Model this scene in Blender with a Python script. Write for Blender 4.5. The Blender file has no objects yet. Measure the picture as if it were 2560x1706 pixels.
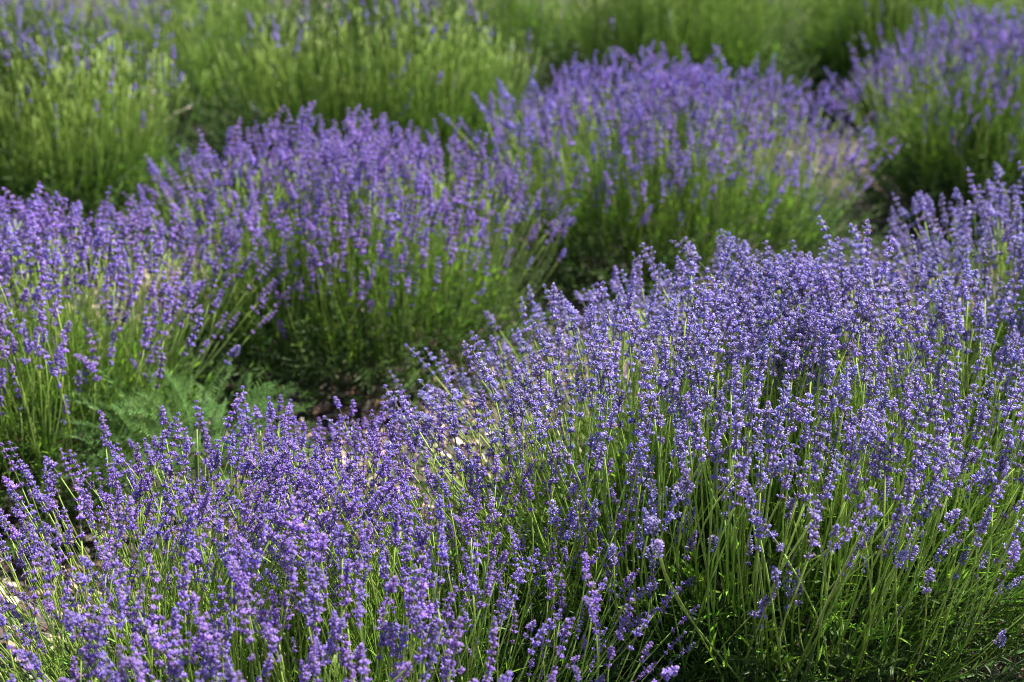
import bpy, math, random
from mathutils import Vector, Matrix, Euler

random.seed(7)
S = bpy.context.scene
C = S.collection
R = math.radians

# ------------------------------------------------------------------ camera
cam_d = bpy.data.cameras.new('camera')
cam = bpy.data.objects.new('camera', cam_d)
C.objects.link(cam)
cam.location = (0, 0, 1.5)
cam.rotation_euler = (R(90 - 20.5), 0, 0)
cam_d.lens = 50
cam_d.sensor_width = 36
cam_d.clip_start = 0.05
cam_d.clip_end = 400
cam_d.dof.use_dof = True
cam_d.dof.focus_distance = 2.3
cam_d.dof.aperture_fstop = 3.2
cam_d.dof.aperture_blades = 0
S.camera = cam

# ------------------------------------------------------------------ sky, sun, exposure
SUN_AZ, SUN_EL = 48, 51        # clockwise from straight ahead; the sun stands right and slightly behind the plants
w = bpy.data.worlds.new('World')
S.world = w
w.use_nodes = True
nt = w.node_tree
sky = nt.nodes.new('ShaderNodeTexSky')
sky.sky_type = 'NISHITA'
sky.sun_disc = False
sky.sun_elevation = R(SUN_EL)
sky.sun_rotation = R(SUN_AZ)
bg = nt.nodes['Background']
bg.inputs['Strength'].default_value = 0.05
nt.links.new(sky.outputs[0], bg.inputs['Color'])
sd = bpy.data.lights.new('sun', 'SUN')
sd.energy = 5.0
sd.angle = R(0.5)
sd.color = (1.0, 0.95, 0.87)
sun = bpy.data.objects.new('sun', sd)
C.objects.link(sun)
sv = Vector((math.cos(R(SUN_EL)) * math.sin(R(SUN_AZ)), math.cos(R(SUN_EL)) * math.cos(R(SUN_AZ)), math.sin(R(SUN_EL))))
sun.rotation_euler = sv.to_track_quat('Z', 'Y').to_euler()
sun.location = (3, 3, 6)
S.view_settings.view_transform = 'Standard'
S.view_settings.look = 'None'
S.view_settings.exposure = 1.5
S.view_settings.gamma = 1
S.view_settings.use_curve_mapping = False
cy = S.cycles
cy.use_denoising = True
try:
    cy.denoiser = 'OPENIMAGEDENOISE'
    cy.denoising_input_passes = 'RGB_ALBEDO_NORMAL'
    cy.denoising_prefilter = 'ACCURATE'
except Exception:
    pass
cy.max_bounces = 6
cy.diffuse_bounces = 3
cy.glossy_bounces = 2
cy.transmission_bounces = 4
cy.sample_clamp_indirect = 4
S.render.film_transparent = False
cy.pixel_filter_type = 'BLACKMAN_HARRIS'
cy.filter_width = 1.05

# ------------------------------------------------------------------ helpers
def link(o, parent=None):
    C.objects.link(o)
    if parent is not None:
        o.parent = parent
    return o

def tag(o, label=None, cat=None, group=None, kind=None):
    if label: o['label'] = label
    if cat: o['category'] = cat
    if group: o['group'] = group
    if kind: o['kind'] = kind
    return o

class MB:
    """collects coloured polygons"""
    def __init__(self):
        self.v, self.f, self.c, self.m = [], [], [], []
    def vert(self, p, col=(1, 1, 1)):
        self.v.append((p[0], p[1], p[2])); self.c.append((col[0], col[1], col[2], 1.0))
        return len(self.v) - 1
    def face(self, idx, mat=0):
        self.f.append(tuple(idx)); self.m.append(mat)
    def mesh(self, name, mats, smooth=True):
        me = bpy.data.meshes.new(name)
        me.from_pydata(self.v, [], self.f)
        a = me.color_attributes.new('Col', 'FLOAT_COLOR', 'POINT')
        a.data.foreach_set('color', [x for c in self.c for x in c])
        for m in mats: me.materials.append(m)
        me.polygons.foreach_set('material_index', self.m)
        me.polygons.foreach_set('use_smooth', [smooth] * len(self.f))
        me.update()
        return me

def frame_of(d, hint=Vector((0, 0, 1))):
    d = d.normalized()
    if abs(d.dot(hint)) > 0.97: hint = Vector((1, 0, 0))
    u = d.cross(hint).normalized()
    return u, d.cross(u)

def tube(mb, pts, radii, sides, cols, mat=0, cap=True):
    rings = []
    for i, p in enumerate(pts):
        d = (pts[min(i + 1, len(pts) - 1)] - pts[max(i - 1, 0)])
        u, v = frame_of(d, Vector((0.3, 1, 0.1)).normalized())
        rings.append([mb.vert(p + (u * math.cos(2 * math.pi * k / sides) + v * math.sin(2 * math.pi * k / sides)) * radii[i], cols[i]) for k in range(sides)])
    for a, b in zip(rings, rings[1:]):
        for k in range(sides):
            mb.face((a[k], a[(k + 1) % sides], b[(k + 1) % sides], b[k]), mat)
    if cap:
        mb.face(rings[-1], mat)

def leaf(mb, p, d, up, length, width, col, mat=0, droop=0.2, segs=3, fold=0.25):
    """narrow folded leaf: a centre line and two margins"""
    d = d.normalized()
    side = d.cross(up)
    if side.length < 1e-3: side = d.cross(Vector((1, 0, 0)))
    side.normalize()
    n = side.cross(d).normalized()
    rows = []
    for i in range(segs + 1):
        t = i / segs
        q = p + d * (length * t) - n * (droop * length * t * t)
        wd = width * (0.45 + 1.1 * t) if t < 0.45 else width * max(0.0, (1 - t)) ** 0.6 * 1.32
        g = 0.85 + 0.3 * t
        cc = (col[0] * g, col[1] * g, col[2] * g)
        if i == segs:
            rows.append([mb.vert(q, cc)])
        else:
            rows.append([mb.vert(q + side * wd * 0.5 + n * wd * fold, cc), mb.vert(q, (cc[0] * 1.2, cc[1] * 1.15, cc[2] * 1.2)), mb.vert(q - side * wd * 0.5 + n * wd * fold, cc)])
    for a, b in zip(rows, rows[1:]):
        if len(b) == 3:
            mb.face((a[0], a[1], b[1], b[0]), mat); mb.face((a[1], a[2], b[2], b[1]), mat)
        else:
            mb.face((a[0], a[1], b[0]), mat); mb.face((a[1], a[2], b[0]), mat)

# ------------------------------------------------------------------ materials
def plant_mat(name, translucent, rough, sheen, hue_var, val_var, spec=0.3):
    m = bpy.data.materials.new(name)
    m.use_nodes = True
    t = m.node_tree; N = t.nodes; L = t.links
    N.clear()
    out = N.new('ShaderNodeOutputMaterial')
    at = N.new('ShaderNodeAttribute'); at.attribute_name = 'Col'
    oi = N.new('ShaderNodeObjectInfo')
    hs = N.new('ShaderNodeHueSaturation')
    mr = N.new('ShaderNodeMapRange'); mr.inputs['To Min'].default_value = 0.5 - hue_var; mr.inputs['To Max'].default_value = 0.5 + hue_var
    mu = N.new('ShaderNodeMath'); mu.operation = 'MULTIPLY'; mu.inputs[1].default_value = 7.31
    fr = N.new('ShaderNodeMath'); fr.operation = 'FRACT'
    mv = N.new('ShaderNodeMapRange'); mv.inputs['To Min'].default_value = 1 - val_var; mv.inputs['To Max'].default_value = 1 + val_var
    L.new(oi.outputs['Random'], mr.inputs['Value']); L.new(oi.outputs['Random'], mu.inputs[0]); L.new(mu.outputs[0], fr.inputs[0]); L.new(fr.outputs[0], mv.inputs['Value'])
    L.new(mr.outputs[0], hs.inputs['Hue']); L.new(mv.outputs[0], hs.inputs['Value']); L.new(at.outputs['Color'], hs.inputs['Color'])
    no = N.new('ShaderNodeTexNoise'); no.inputs['Scale'].default_value = 220; no.inputs['Detail'].default_value = 3
    tc = N.new('ShaderNodeTexCoord'); L.new(tc.outputs['Object'], no.inputs['Vector'])
    nm = N.new('ShaderNodeMapRange'); nm.inputs['To Min'].default_value = 0.75; nm.inputs['To Max'].default_value = 1.25
    L.new(no.outputs['Fac'], nm.inputs['Value'])
    mx = N.new('ShaderNodeVectorMath'); mx.operation = 'SCALE'
    L.new(hs.outputs[0], mx.inputs[0]); L.new(nm.outputs[0], mx.inputs['Scale'])
    p = N.new('ShaderNodeBsdfPrincipled')
    p.inputs['Roughness'].default_value = rough
    p.inputs['Specular IOR Level'].default_value = spec
    p.inputs['Sheen Weight'].default_value = sheen
    p.inputs['Sheen Roughness'].default_value = 0.35
    L.new(mx.outputs[0], p.inputs['Base Color'])
    if translucent > 0:
        tr = N.new('ShaderNodeBsdfTranslucent')
        L.new(mx.outputs[0], tr.inputs['Color'])
        ms = N.new('ShaderNodeMixShader'); ms.inputs[0].default_value = translucent
        L.new(p.outputs[0], ms.inputs[1]); L.new(tr.outputs[0], ms.inputs[2]); L.new(ms.outputs[0], out.inputs[0])
    else:
        L.new(p.outputs[0], out.inputs[0])
    return m

M_PETAL = plant_mat('lavender_petal', 0.36, 0.7, 0.12, 0.018, 0.22, 0.2)
M_BUD = plant_mat('green_bud', 0.4, 0.7, 0.0, 0.015, 0.3, 0.1)
M_STEM = plant_mat('lavender_stem', 0.25, 0.5, 0.1, 0.015, 0.25, 0.4)
M_LEAF = plant_mat('lavender_leaf', 0.45, 0.55, 0.1, 0.015, 0.3, 0.35)
M_WEED = plant_mat('weed_leaf', 0.35, 0.55, 0.0, 0.01, 0.25, 0.3)
M_WOOD = plant_mat('bark', 0.0, 0.9, 0.0, 0.01, 0.2, 0.1)
M_CHIP = plant_mat('wood_chip', 0.0, 0.85, 0.0, 0.0, 0.0, 0.15)

def ground_mat():
    m = bpy.data.materials.new('mulch_soil'); m.use_nodes = True
    t = m.node_tree; N = t.nodes; L = t.links
    p = N['Principled BSDF']; p.inputs['Roughness'].default_value = 0.95
    tc = N.new('ShaderNodeTexCoord')
    n1 = N.new('ShaderNodeTexNoise'); n1.inputs['Scale'].default_value = 1.6; n1.inputs['Detail'].default_value = 6
    n2 = N.new('ShaderNodeTexVoronoi'); n2.inputs['Scale'].default_value = 55
    n3 = N.new('ShaderNodeTexNoise'); n3.inputs['Scale'].default_value = 90; n3.inputs['Detail'].default_value = 8
    for n in (n1, n2, n3): L.new(tc.outputs['Object'], n.inputs['Vector'])
    r1 = N.new('ShaderNodeValToRGB')
    r1.color_ramp.elements[0].position = 0.3; r1.color_ramp.elements[0].color = (0.022, 0.016, 0.012, 1)
    r1.color_ramp.elements[1].position = 0.75; r1.color_ramp.elements[1].color = (0.13, 0.092, 0.068, 1)
    mixf = N.new('ShaderNodeMath'); mixf.operation = 'MULTIPLY_ADD'; mixf.inputs[1].default_value = 0.5
    L.new(n1.outputs['Fac'], mixf.inputs[0])
    h = N.new('ShaderNodeMath'); h.operation = 'MULTIPLY'; h.inputs[1].default_value = 0.5
    L.new(n3.outputs['Fac'], h.inputs[0]); L.new(h.outputs[0], mixf.inputs[2])
    L.new(mixf.outputs[0], r1.inputs[0])
    mc = N.new('ShaderNodeMix'); mc.data_type = 'RGBA'; mc.blend_type = 'OVERLAY'; mc.inputs[0].default_value = 0.5
    L.new(r1.outputs[0], mc.inputs[6]); L.new(n2.outputs['Color'], mc.inputs[7])
    hs = N.new('ShaderNodeHueSaturation'); hs.inputs['Saturation'].default_value = 0.75
    L.new(mc.outputs[2], hs.inputs['Color'])
    L.new(hs.outputs[0], p.inputs['Base Color'])
    b = N.new('ShaderNodeBump'); b.inputs['Strength'].default_value = 0.7; b.inputs['Distance'].default_value = 0.02
    L.new(n3.outputs['Fac'], b.inputs['Height']); L.new(b.outputs[0], p.inputs['Normal'])
    return m

# ------------------------------------------------------------------ ground
def build_ground():
    mb = MB(); rnd = random.Random(3)
    from mathutils import noise
    xs = [-150, -40, -12] + [-6 + 0.12 * i for i in range(101)] + [12, 40, 150]
    ys = [-60, -15, -3] + [-1 + 0.12 * i for i in range(101)] + [14, 20, 60, 250]
    idx = []
    for y in ys:
        row = []
        for x in xs:
            z = 0.025 * noise.noise(Vector((x * 1.3, y * 1.3, 0))) + 0.012 * noise.noise(Vector((x * 6, y * 6, 3)))
            row.append(mb.vert((x, y, z)))
        idx.append(row)
    for a, b in zip(idx, idx[1:]):
        for i in range(len(xs) - 1):
            mb.face((a[i], a[i + 1], b[i + 1], b[i]))
    o = link(bpy.data.objects.new('ground', mb.mesh('ground', [ground_mat()])))
    tag(o, kind='structure')
    # bark chips and straw lying on the soil
    mb = MB()
    cols = [(0.42, 0.31, 0.23), (0.30, 0.20, 0.14), (0.55, 0.44, 0.34), (0.16, 0.10, 0.07), (0.48, 0.37, 0.31), (0.62, 0.52, 0.40)]
    for i in range(15000):
        if i < 14000:
            x = rnd.uniform(-2.2, 2.4); y = rnd.uniform(0.9, 4.6)
        else:
            x = rnd.uniform(0.3, 2.2); y = rnd.uniform(5.6, 8)
        straw = rnd.random() < 0.3
        L = rnd.uniform(0.05, 0.12) if straw else rnd.uniform(0.015, 0.045)
        W = rnd.uniform(0.0015, 0.003) if straw else L * rnd.uniform(0.25, 0.6)
        H = 0.002 if straw else rnd.uniform(0.003, 0.007)
        z = 0.02 + rnd.uniform(0, 0.02)
        m = Matrix.Translation((x, y, z)) @ Euler((rnd.gauss(0, 0.25), rnd.gauss(0, 0.25), rnd.uniform(0, 6.3))).to_matrix().to_4x4()
        c = rnd.choice(cols[2:] if straw else cols); g = rnd.uniform(0.7, 1.15); c = tuple(k * g for k in c)
        k = rnd.uniform(0.5, 1.0)
        b = [mb.vert(m @ Vector(p), c) for p in ((-L/2, -W/2*k, 0), (L/2, -W/2, 0), (L/2*k, W/2, 0), (-L/2, W/2*k, 0), (-L/2*k, -W/2*k, H), (L/2*k, -W/2*.8, H), (L/2*k, W/2*.8, H), (-L/2, W/2*k, H))]
        for f in ((4, 5, 6, 7), (0, 1, 5, 4), (1, 2, 6, 5), (2, 3, 7, 6), (3, 0, 4, 7)):
            mb.face([b[q] for q in f])
    o = link(bpy.data.objects.new('bark_mulch', mb.mesh('bark_mulch', [M_CHIP], False)))
    tag(o, 'tan bark chips and straw scattered on the soil between the lavender bushes', 'mulch', kind='stuff')

build_ground()

# ------------------------------------------------------------------ lavender flower spikes
PAL = {   # base, dark, light, petal
    'purple': dict(base=(0.36, 0.32, 0.46), dark=(0.105, 0.022, 0.50), light=(0.60, 0.42, 0.99), petal=(0.66, 0.50, 0.98)),
    'blue':   dict(base=(0.44, 0.44, 0.56), dark=(0.080, 0.033, 0.52), light=(0.68, 0.58, 1.0), petal=(0.74, 0.68, 0.99)),
    'pale':   dict(base=(0.40, 0.38, 0.44), dark=(0.150, 0.062, 0.60), light=(0.58, 0.43, 0.99), petal=(0.60, 0.48, 0.95)),
    'green':  dict(base=(0.19, 0.36, 0.03), dark=(0.13, 0.27, 0.03), light=(0.27, 0.43, 0.06), petal=(0.25, 0.22, 0.42)),
}

def bud(mb, p, d, length, r, pal, rnd, flower):
    d = d.normalized()
    u, v = frame_of(d)
    g = rnd.uniform(0.75, 1.25)
    sc = lambda c, k=1.0: tuple(x * g * k for x in c)
    n = 6
    tilt = rnd.uniform(0, 6.28)
    w = rnd.random()
    if w < 0.05:      # a withered floret
        pal = dict(base=(0.22, 0.19, 0.13), dark=(0.15, 0.10, 0.12), light=(0.34, 0.27, 0.26), petal=(0.4, 0.3, 0.3))
    elif w < 0.12:    # a greyish young calyx
        pal = dict(base=pal['base'], dark=tuple(0.5 * q + 0.08 for q in pal['dark']), light=tuple(0.6 * q + 0.12 for q in pal['light']), petal=pal['petal'])
    base = mb.vert(p, sc(pal['base']))
    r1, r2 = [], []
    for k in range(n):
        a = tilt + 2 * math.pi * k / n
        e = u * math.cos(a) + v * math.sin(a)
        rib = k % 2 == 0
        r1.append(mb.vert(p + d * length * 0.38 + e * r * (1.05 if rib else 0.8), sc(pal['light'], 0.62) if rib else sc(pal['dark'])))
        r2.append(mb.vert(p + d * length * 0.80 + e * r * (1.0 if rib else 0.72), sc(pal['light']) if rib else sc(tuple(0.4 * x + 0.6 * y for x, y in zip(pal['dark'], pal['light'])))))
    tip = mb.vert(p + d * length * 0.92, sc(pal['dark'], 0.7))
    for k in range(n):
        j = (k + 1) % n
        mb.face((base, r1[j], r1[k])); mb.face((r1[k], r1[j], r2[j], r2[k])); mb.face((r2[k], r2[j], tip))
    if flower:
        c = p + d * length * 0.8
        ctr = mb.vert(c + d * length * 0.1, sc(pal['dark']))
        a0 = rnd.uniform(0, 6.28)
        for k in range(5):
            a = a0 + 2 * math.pi * k / 5
            e = u * math.cos(a) + v * math.sin(a); s2 = u * -math.sin(a) + v * math.cos(a)
            q = c + d * length * rnd.uniform(0.25, 0.5) + e * r * rnd.uniform(1.4, 2.1)
            mb.face((ctr, mb.vert(q - s2 * r * 0.5, sc(pal['petal'], 0.9)), mb.vert(q + e * r * 0.3, sc(pal['petal'])), mb.vert(q + s2 * r * 0.5, sc(pal['petal'], 0.9))))

def spike_mesh(style, seed):
    rnd = random.Random(seed)
    pal = PAL[style]; mb = MB()
    green = style == 'green'
    nw = rnd.randint(4, 7)
    zs = []; z = 0.006
    compact = rnd.random() < 0.3
    for i in range(nw):
        zs.append(z)
        if green: z += rnd.uniform(0.006, 0.009)
        elif i == 0: z += rnd.uniform(0.018, 0.034)
        else: z += (rnd.uniform(0.008, 0.011) if compact else rnd.uniform(0.0135, 0.0175)) * (1 - 0.3 * i / nw)
    H = zs[-1]
    bend = rnd.uniform(-1.8, 1.8); bend2 = rnd.uniform(-1.2, 1.2)
    ax = lambda zz: Vector((bend * zz * zz, bend2 * zz * zz, zz))
    sc = (0.20, 0.26, 0.10)
    tube(mb, [ax(H * t / 4) for t in range(5)], [0.0014, 0.0013, 0.0012, 0.0011, 0.0008], 4, [(0.24, 0.27, 0.17)] * 5)
    for i, zz in enumerate(zs):
        t = i / (nw - 1)
        size = (0.8 if i == 0 else 1.0) * (1.0 - 0.35 * t ** 2)
        if green: size *= 0.62
        top = i == nw - 1
        n = rnd.randint(4, 6)
        a0 = rnd.uniform(0, 6.28)
        rings = [(n, rnd.uniform(46, 58), 1.0, 0.0), (3, rnd.uniform(18, 28), 0.9, 0.001)]
        if top: rings = [(5, 38, 0.85, 0.0), (3, 10, 0.8, 0.002)]
        for cnt, ang, ls, dz in rings:
            for k in range(cnt):
                if rnd.random() < 0.10: continue
                a = a0 + 2 * math.pi * (k + rnd.uniform(-0.25, 0.25)) / cnt + (0.5 if dz else 0)
                # lavender whorls are two-sided: squash slightly
                th = R(ang + rnd.uniform(-9, 9)) * (0.72 if green else 1)
                d = Vector((math.sin(th) * math.cos(a), math.sin(th) * math.sin(a), math.cos(th)))
                p0 = ax(zz + dz + rnd.uniform(-.001, .001)) + Vector((d.x, d.y, 0)) * 0.002
                bud(mb, p0, d, 0.0092 * size * ls * rnd.uniform(0.85, 1.12), 0.0020 * size, pal, rnd, (not green) and rnd.random() < 0.16)
        # two small bracts below each whorl
        for s in (0, 1):
            a = a0 + s * math.pi
            d = Vector((math.cos(a), math.sin(a), 0.35))
            leaf(mb, ax(zz - 0.001), d, Vector((0, 0, 1)), 0.008 * size, 0.005 * size, (0.20, 0.19, 0.14) if not green else (0.16, 0.22, 0.08), 0, 0.1, 2)
    return mb.mesh('flower_spike', [M_BUD if green else M_PETAL])

NV = 14
STEM_L = 0.47
def stem_mesh(seed, bend0):
    """stem along +Z from the origin, curving towards -X; returns mesh and tip matrix"""
    rnd = random.Random(seed); mb = MB()
    bend = bend0 ; wob = rnd.uniform(-0.05, 0.05) if seed % 3 else rnd.choice((-1, 1)) * rnd.uniform(0.08, 0.14); ph = rnd.uniform(0, 6.28)
    def P(t):
        return Vector((-bend * STEM_L * t * t * 0.6 + wob * 0.25 * math.sin(4 * t + ph) * t, wob * 0.4 * math.sin(3 * t + ph) * t, STEM_L * t * (1 - bend * 0.15 * t)))
    n = 8
    pts = [P(i / n) for i in range(n + 1)]
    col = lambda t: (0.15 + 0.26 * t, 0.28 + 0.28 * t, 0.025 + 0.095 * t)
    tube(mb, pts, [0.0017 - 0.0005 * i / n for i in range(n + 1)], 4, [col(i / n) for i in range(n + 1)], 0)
    d = (pts[-1] - pts[-2]).normalized()
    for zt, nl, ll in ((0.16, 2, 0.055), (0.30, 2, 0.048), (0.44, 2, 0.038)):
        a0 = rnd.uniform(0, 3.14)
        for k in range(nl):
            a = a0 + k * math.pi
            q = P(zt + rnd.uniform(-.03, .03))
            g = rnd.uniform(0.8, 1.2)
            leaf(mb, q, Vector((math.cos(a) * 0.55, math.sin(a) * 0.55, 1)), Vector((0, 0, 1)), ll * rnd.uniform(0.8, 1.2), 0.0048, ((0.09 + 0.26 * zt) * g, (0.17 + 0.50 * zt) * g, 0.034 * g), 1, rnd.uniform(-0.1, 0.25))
    u = Vector((1, 0, 0)); v = d.cross(u).normalized(); u = v.cross(d).normalized()
    tip = Matrix(((u.x, v.x, d.x, pts[-1].x), (u.y, v.y, d.y, pts[-1].y), (u.z, v.z, d.z, pts[-1].z), (0, 0, 0, 1)))
    return mb.mesh('flower_stem', [M_STEM, M_LEAF]), tip

SPIKES = {st: [spike_mesh(st, 100 * i + 11) for i in range(NV)] for st in PAL}
STEMS = [stem_mesh(500 + i, 0.02 + 0.06 * i) for i in range(NV)]

def shoot_mesh(seed):
    """leafy flowerless shoot"""
    rnd = random.Random(seed); mb = MB()
    L = rnd.uniform(0.16, 0.24); b = rnd.uniform(-0.4, 0.4)
    P = lambda t: Vector((-b * L * t * t * 0.4, 0, L * t))
    tube(mb, [P(i / 4) for i in range(5)], [0.0022, 0.002, 0.0017, 0.0014, 0.0008], 3, [(0.10, 0.10, 0.05)] * 2 + [(0.12, 0.18, 0.06)] * 3, 0)
    n = 11
    for i in range(n):
        t = 0.12 + 0.88 * i / (n - 1)
        for k in range(2):
            a = i * 1.57 + k * math.pi + rnd.uniform(-.3, .3)
            sp = 0.9 - 0.55 * t + rnd.uniform(-.15, .15)
            g = rnd.uniform(0.7, 1.25)
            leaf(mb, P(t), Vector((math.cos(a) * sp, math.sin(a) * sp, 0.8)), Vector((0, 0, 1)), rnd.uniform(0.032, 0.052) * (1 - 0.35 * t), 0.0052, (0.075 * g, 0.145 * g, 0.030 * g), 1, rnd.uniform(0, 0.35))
    return mb.mesh('leafy_shoot', [M_STEM, M_LEAF])
SHOOTS = [shoot_mesh(900 + i) for i in range(5)]

# ------------------------------------------------------------------ geometry-node scatter for the parts nobody could count
def scatter_tree(name, combos):
    """combos: list of lists of (object, tip matrix or None). Instances a combo on each vertex by its pick/rot/scl attributes."""
    g = bpy.data.node_groups.new(name, 'GeometryNodeTree')
    g.interface.new_socket('Geometry', in_out='INPUT', socket_type='NodeSocketGeometry')
    g.interface.new_socket('Geometry', in_out='OUTPUT', socket_type='NodeSocketGeometry')
    N, L = g.nodes, g.links
    gi = N.new('NodeGroupInput'); go = N.new('NodeGroupOutput')
    m2p = N.new('GeometryNodeMeshToPoints'); L.new(gi.outputs[0], m2p.inputs[0])
    iop = N.new('GeometryNodeInstanceOnPoints'); L.new(m2p.outputs[0], iop.inputs['Points'])
    allj = N.new('GeometryNodeJoinGeometry')
    for combo in combos:
        j = N.new('GeometryNodeJoinGeometry')
        for ob, tm in combo:
            oi = N.new('GeometryNodeObjectInfo'); oi.transform_space = 'ORIGINAL'; oi.inputs['Object'].default_value = ob
            src = oi.outputs['Geometry']
            if tm is not None:
                tf = N.new('GeometryNodeTransform')
                tf.inputs['Translation'].default_value = tm.to_translation()
                tf.inputs['Rotation'].default_value = tm.to_euler()
                L.new(src, tf.inputs[0]); src = tf.outputs[0]
            L.new(src, j.inputs[0])
        g2i = N.new('GeometryNodeGeometryToInstance'); L.new(j.outputs[0], g2i.inputs[0]); L.new(g2i.outputs[0], allj.inputs[0])
    L.new(allj.outputs[0], iop.inputs['Instance'])
    iop.inputs['Pick Instance'].default_value = True
    def attr(nm, dt):
        a = N.new('GeometryNodeInputNamedAttribute'); a.data_type = dt; a.inputs['Name'].default_value = nm
        return [s for s in a.outputs if s.enabled and s.name == 'Attribute'][0]
    L.new(attr('pick', 'INT'), iop.inputs['Instance Index'])
    L.new(attr('rot', 'FLOAT_VECTOR'), iop.inputs['Rotation'])
    L.new(attr('scl', 'FLOAT'), iop.inputs['Scale'])
    L.new(iop.outputs[0], go.inputs[0])
    return g

def scatter_object(name, tree, items, parent):
    """items: (loc, euler, scale, pick)"""
    me = bpy.data.meshes.new(name)
    me.from_pydata([tuple(i[0]) for i in items], [], [])
    a = me.attributes.new('rot', 'FLOAT_VECTOR', 'POINT'); a.data.foreach_set('vector', [x for i in items for x in i[1]])
    a = me.attributes.new('scl', 'FLOAT', 'POINT'); a.data.foreach_set('value', [i[2] for i in items])
    a = me.attributes.new('pick', 'INT', 'POINT'); a.data.foreach_set('value', [i[3] for i in items])
    o = link(bpy.data.objects.new(name, me), parent)
    md = o.modifiers.new('scatter', 'NODES'); md.node_group = tree
    o['kind'] = 'stuff'
    return o

def dry_mesh(seed):
    rnd = random.Random(seed); mb = MB()
    pts = []; p = Vector((0, 0, 0)); a = 0.0; n = 12; turn = rnd.uniform(0.12, 0.3)
    for i in range(n):
        pts.append(p.copy())
        p = p + Vector((math.sin(a), rnd.uniform(-.1, .1), math.cos(a))) * 0.042
        if i > 6: a += turn * rnd.uniform(0.6, 1.8)
        if rnd.random() < 0.15: a -= rnd.uniform(0.1, 0.35)
    tube(mb, pts, [0.0016] * n, 4, [(0.50, 0.46, 0.30)] * n)
    for q in pts[8:]:
        for k in range(4):
            d = Vector((rnd.uniform(-1, 1), rnd.uniform(-1, 1), rnd.uniform(-.3, 1)))
            leaf(mb, q, d, Vector((0, 0, 1)), rnd.uniform(0.007, 0.012), 0.004, (0.45, 0.42, 0.36), 0, 0.2, 2)
    return mb.mesh('dried_stalk', [M_STEM])
DRY = [dry_mesh(70 + i) for i in range(5)]
TREES = {}
SRC = {}      # one real stem and spike of every variant
LATER = []
CAM = Vector((0, 0, 1.5))
GROUP = 'lavender bushes planted in rows'

def orient(phi, tilt, spin):
    d = Vector((math.sin(tilt) * math.cos(phi), math.sin(tilt) * math.sin(phi), math.cos(tilt)))
    x = Vector((math.cos(tilt) * math.cos(phi), math.cos(tilt) * math.sin(phi), -math.sin(tilt)))
    y = d.cross(x)
    m = Matrix(((x.x, y.x, d.x), (x.y, y.y, d.y), (x.z, y.z, d.z)))
    return (m @ Matrix.Rotation(spin, 3, 'Z')).to_euler()

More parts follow.
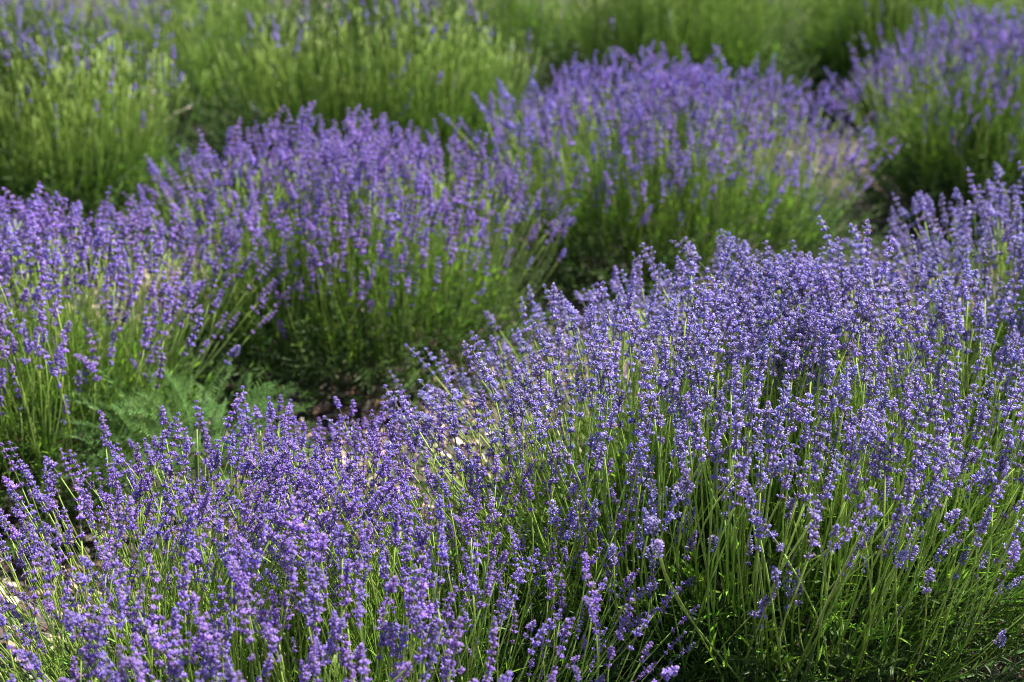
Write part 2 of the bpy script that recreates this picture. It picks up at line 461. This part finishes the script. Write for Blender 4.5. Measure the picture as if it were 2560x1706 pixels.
def bush(x, y, label, style, n=600, hgt=1.0, rad=1.0, seed=0, singles=300, shoots=560, tmax=47, mix=0.0, mixstyle='green', fshoots=40, dried=4, short=0.32, head=1.0):
    rnd = random.Random(seed * 77 + 5)
    root = link(bpy.data.objects.new('lavender_bush', None))
    root.location = (x, y, 0); root.empty_display_size = 0.1
    tag(root, label, 'bush', GROUP)
    # woody base
    mb = MB()
    for k in range(11):
        a = rnd.uniform(0, 6.28); r = rnd.uniform(0.08, 0.2) * rad
        p0 = Vector((rnd.gauss(0, .012), rnd.gauss(0, .012), -0.02)); p2 = Vector((r * math.cos(a), r * math.sin(a), rnd.uniform(0.1, 0.18)))
        p1 = p2 * 0.45 + Vector((0, 0, -0.01))
        tube(mb, [p0, p1, p2], [0.009, 0.006, 0.003], 5, [(0.13, 0.09, 0.06)] * 3)
    link(bpy.data.objects.new('woody_base', mb.mesh('woody_base', [M_WOOD])), root)
    # flower stems
    lobes = [(rnd.uniform(0, 6.28), rnd.uniform(-.10, .12)) for _ in range(4)]
    items = []
    for i in range(n):
        u = math.sqrt(rnd.random()) if rnd.random() < 0.85 else rnd.random()
        phi = rnd.uniform(0, 2 * math.pi)
        lob = sum(am * max(0, math.cos(phi - la)) ** 2 for la, am in lobes)
        pr = 0.27 * rad * u
        loc = Vector((pr * math.cos(phi) + rnd.gauss(0, .012), pr * math.sin(phi) + rnd.gauss(0, .012), 0.04 + 0.12 * (1 - u * u) * hgt))
        tilt = R(min(tmax + 5, max(0, tmax * u ** 1.15 + rnd.gauss(0, 4.5))))
        sc = hgt * (1.0 - 0.04 * u + lob * u + max(-0.15, min(0.15, rnd.gauss(0, 0.08))))
        if rnd.random() < short: sc *= rnd.uniform(0.52, 0.94)
        e = orient(phi + rnd.gauss(0, .12), tilt, rnd.gauss(0, 0.35))
        kk = max(0, min(NV - 1, int(round((NV - 1) * (tilt / R(60)) + rnd.gauss(0, 2.6)))))
        st = style if rnd.random() >= mix else mixstyle
        # where the tip ends up
        tipw = loc + e.to_matrix() @ Vector((0, 0, STEM_L * sc)) + Vector((x, y, 0))
        items.append(((tipw - CAM).length - 0.15 * tipw.z, loc, e, sc, kk, st))
    items.sort(key=lambda t: t[0])
    near, rest = items[:singles], items[singles:]
    for (_, loc, e, sc, k, st) in near:
        o = link(bpy.data.objects.new('flower_stem', STEMS[k][0]), root)
        o.location = loc; o.rotation_euler = e; o.scale = (sc, sc, sc)
        f = link(bpy.data.objects.new('flower_spike', SPIKES[st][k]), o)
        tm = STEMS[k][1]; q = head / sc * (0.9 + 0.25 * rnd.random()) * (0.9 + 0.1 * sc)
        f.location = tm.to_translation(); f.rotation_euler = tm.to_euler(); f.scale = (q, q, q)
        SRC.setdefault(st, {})[k] = (o, f)
    for st in {style, mixstyle}:
        sub = [(loc, e, sc, k) for (_, loc, e, sc, k, s2) in rest if s2 == st]
        if sub: LATER.append((root, st, sub))
    # a few dried, bent-over stalks from last year
    for i in range(dried):
        phi = rnd.uniform(0, 6.28); u = rnd.uniform(0.2, 1)
        o = link(bpy.data.objects.new('dried_stalk', DRY[i % len(DRY)]), root)
        o.location = (0.2 * u * math.cos(phi), 0.2 * u * math.sin(phi), 0.05)
        o.rotation_euler = orient(phi, R(10 + 35 * u), rnd.uniform(0, 6.28))
        q = rnd.uniform(0.9, 1.25) * hgt; o.scale = (q, q, q)
    # leafy mound
    its = []
    for i in range(shoots):
        u = math.sqrt(rnd.random()); phi = rnd.uniform(0, 6.283)
        pr = 0.36 * rad * u
        z = max(0.0, (0.14 * math.sqrt(max(0, 1 - u * u)) + 0.02) * rnd.uniform(0.2, 1.15)) * hgt
        loc = Vector((pr * math.cos(phi), pr * math.sin(phi), z))
        sc = rnd.uniform(0.75, 1.25) * hgt
        e = orient(phi + rnd.gauss(0, .5), R(max(0, 62 * u + rnd.gauss(0, 14))), rnd.uniform(0, 6.28))
        d = (loc + Vector((x, y, 0)) - CAM).length
        its.append((d, loc, e, sc, rnd.randrange(5)))
    its.sort(key=lambda t: t[0])
    d = {}
    for (_, loc, e, sc, k) in its[:fshoots]:
        o = link(bpy.data.objects.new('leafy_shoot', SHOOTS[k]), root)
        o.location = loc; o.rotation_euler = e; o.scale = (sc, sc, sc)
        d[k] = o
    if 'shoot' not in TREES and len(d) == 5:
        TREES['shoot'] = scatter_tree('shoots', [[(d[k], None)] for k in range(5)])
    scatter_object('foliage', TREES['shoot'], [t[1:] for t in its[fshoots:]], root)
    return root

# front row
bush(-0.32, 1.97, 'purple lavender bush nearest the camera, its stalks fanned over the lower left corner', 'purple', 1350, 0.77, 1.5, 1, tmax=41, head=0.88)
bush(0.51, 2.48, 'big blue-violet lavender bush in sharp focus right of centre, dark leafy base', 'blue', 1700, 0.98, 1.58, 2, tmax=45, shoots=850, dried=2, head=0.95)
bush(1.40, 3.12, 'violet lavender bush cut by the right edge, directly behind the big focused one', 'blue', 1050, 1.05, 1.08, 3)
# second row
bush(-1.22, 3.10, 'violet lavender bush cut by the left edge, feathery green weed at its foot', 'purple', 1050, 0.93, 1.3, 4, tmax=43, dried=3)
bush(-0.45, 3.88, 'purple lavender bush left of centre with bare dark soil before its shaded base', 'purple', 950, 0.91, 1.3, 5, tmax=40, dried=3, short=0.2)
bush(0.54, 4.72, 'soft focus lilac bush in the upper middle, long green stalks below its crown', 'pale', 1000, 1.02, 1.6, 6, tmax=40, short=0.2)
bush(1.85, 5.45, 'blurred lilac bush at the upper right, thin spikes over a dark green base', 'pale', 850, 1.12, 1.15, 7, mix=0.12)
bush(2.95, 6.35, 'blurred lilac bush peeping in at the upper right corner', 'pale', 380, 1.0, 1.0, 8, singles=120, shoots=260)
# third row
bush(-0.53, 5.80, 'wide bright green lavender bush still in bud, behind the purple bush left of centre', 'green', 2100, 1.32, 1.65, 9, tmax=28, mix=0.05, mixstyle='pale', shoots=1200)
bush(-1.72, 5.05, 'green lavender bush at the upper left with only scattered purple spikes', 'green', 1600, 1.20, 1.3, 10, tmax=28, mix=0.11, mixstyle='pale', shoots=1000)
bush(0.80, 7.35, 'green budding bush at the top edge with brown soil showing at its foot', 'green', 1500, 1.4, 1.6, 11, tmax=30, mix=0.02, mixstyle='pale', singles=150, shoots=800)
bush(2.05, 7.60, 'dark green budding bush at the top edge, left of the blurred lilac bush', 'green', 1300, 1.4, 1.45, 12, tmax=32, mix=0.02, mixstyle='pale', singles=150, shoots=700)
bush(3.45, 9.0, 'distant green bush in the top right corner, behind the blurred lilac bush', 'green', 500, 1.3, 1.4, 13, mix=0.05, mixstyle='pale', singles=100, shoots=250)
# fourth row
bush(-2.35, 7.0, 'distant purple-flowered bush in the top left corner, behind the sparsely flowered green one', 'pale', 560, 1.35, 1.4, 14, singles=120, shoots=250)
bush(-1.22, 6.9, 'distant green bush at the top edge, behind the wide bright green bush', 'green', 500, 1.3, 1.4, 15, mix=0.1, mixstyle='pale', singles=100, shoots=250)

bush(-1.95, 8.7, 'faint blurred green bush at the top edge, between the two leftmost far bushes', 'green', 450, 1.35, 1.4, 16, mix=0.2, mixstyle='pale', singles=60, shoots=250)
bush(0.0, 8.3, 'far blurred green bush at the top edge above the middle of the photo', 'green', 450, 1.35, 1.4, 17, mix=0.05, mixstyle='pale', singles=60, shoots=250)
bush(1.30, 9.5, 'far blurred green bush filling the gap at the top edge right of centre', 'green', 450, 1.35, 1.4, 18, mix=0.02, mixstyle='pale', singles=60, shoots=250)
bush(2.60, 9.9, 'far blurred green bush rising behind the upper right lilac one', 'green', 450, 1.35, 1.4, 19, mix=0.02, mixstyle='pale', singles=60, shoots=250)

for root, st, sub in LATER:
    if st not in TREES:
        TREES[st] = scatter_tree('stems_' + st, [[(SRC[st][k][0], None), (SRC[st][k][1], STEMS[k][1])] for k in range(NV)])
    scatter_object('flower_stem_mass', TREES[st], sub, root)

# ------------------------------------------------------------------ feathery weed
def frond_mesh(seed):
    rnd = random.Random(seed); mb = MB()
    L = 0.22; b = rnd.uniform(0.3, 0.8)
    P = lambda t: Vector((b * L * t * t * 0.6, 0, L * t * (1 - 0.2 * b * t)))
    tube(mb, [P(i / 6) for i in range(7)], [0.0014 - 0.0001 * i for i in range(7)], 3, [(0.13, 0.25, 0.10)] * 7)
    for i in range(13):
        t = 0.2 + 0.8 * i / 12
        for s in (-1, 1):
            ln = 0.055 * math.sin(math.pi * (0.15 + 0.8 * (1 - t))) * rnd.uniform(0.7, 1.2)
            d = Vector((rnd.uniform(-.3, .3), s * 0.8, 0.7)).normalized()
            g = rnd.uniform(0.8, 1.2); c = (0.17 * g, 0.32 * g, 0.09 * g)
            leaf(mb, P(t), d, Vector((1, 0, 0)), ln, 0.0024, c, 0, 0.2, 2)
            for q in (0.35, 0.55, 0.75):
                for s2 in (-1, 1):
                    leaf(mb, P(t) + d * ln * q, (d + Vector((s2 * .6, 0, 0.3))).normalized(), Vector((1, 0, 0)), ln * 0.38, 0.002, c, 0, 0.1, 2)
    return mb.mesh('frond', [M_WEED])
FR = [frond_mesh(40 + i) for i in range(4)]
rnd = random.Random(21)
weed = link(bpy.data.objects.new('feathery_weed', None)); weed.location = (-0.70, 2.84, 0.0); weed.scale = (1.0, 1.0, 1.0)
tag(weed, 'bright green feathery-leaved weed growing between the left lavender bushes', 'weed')
mb = MB()
for k in range(7):
    a = rnd.uniform(0, 6.28); r = rnd.uniform(0.02, 0.16)
    tip = Vector((r * math.cos(a), r * math.sin(a), rnd.uniform(0.2, 0.3)))
    tube(mb, [Vector((0, 0, -0.01)), tip * 0.5 + Vector((0, 0, 0.03)), tip], [0.004, 0.003, 0.0015], 4, [(0.12, 0.22, 0.08)] * 3)
link(bpy.data.objects.new('stalk', mb.mesh('stalk', [M_WEED])), weed)
for i in range(190):
    u = math.sqrt(rnd.random()); a = rnd.uniform(0, 6.28)
    o = link(bpy.data.objects.new('frond', FR[i % 4]), weed)
    o.location = (0.2 * u * math.cos(a), 0.16 * u * math.sin(a), rnd.uniform(0.06, 0.34) * (1 - 0.4 * u))
    o.rotation_euler = orient(a + rnd.gauss(0, .5), R(60 * u + rnd.gauss(0, 14)), rnd.gauss(0, .6))
    s = rnd.uniform(0.35, 0.72); o.scale = (s, s, s)
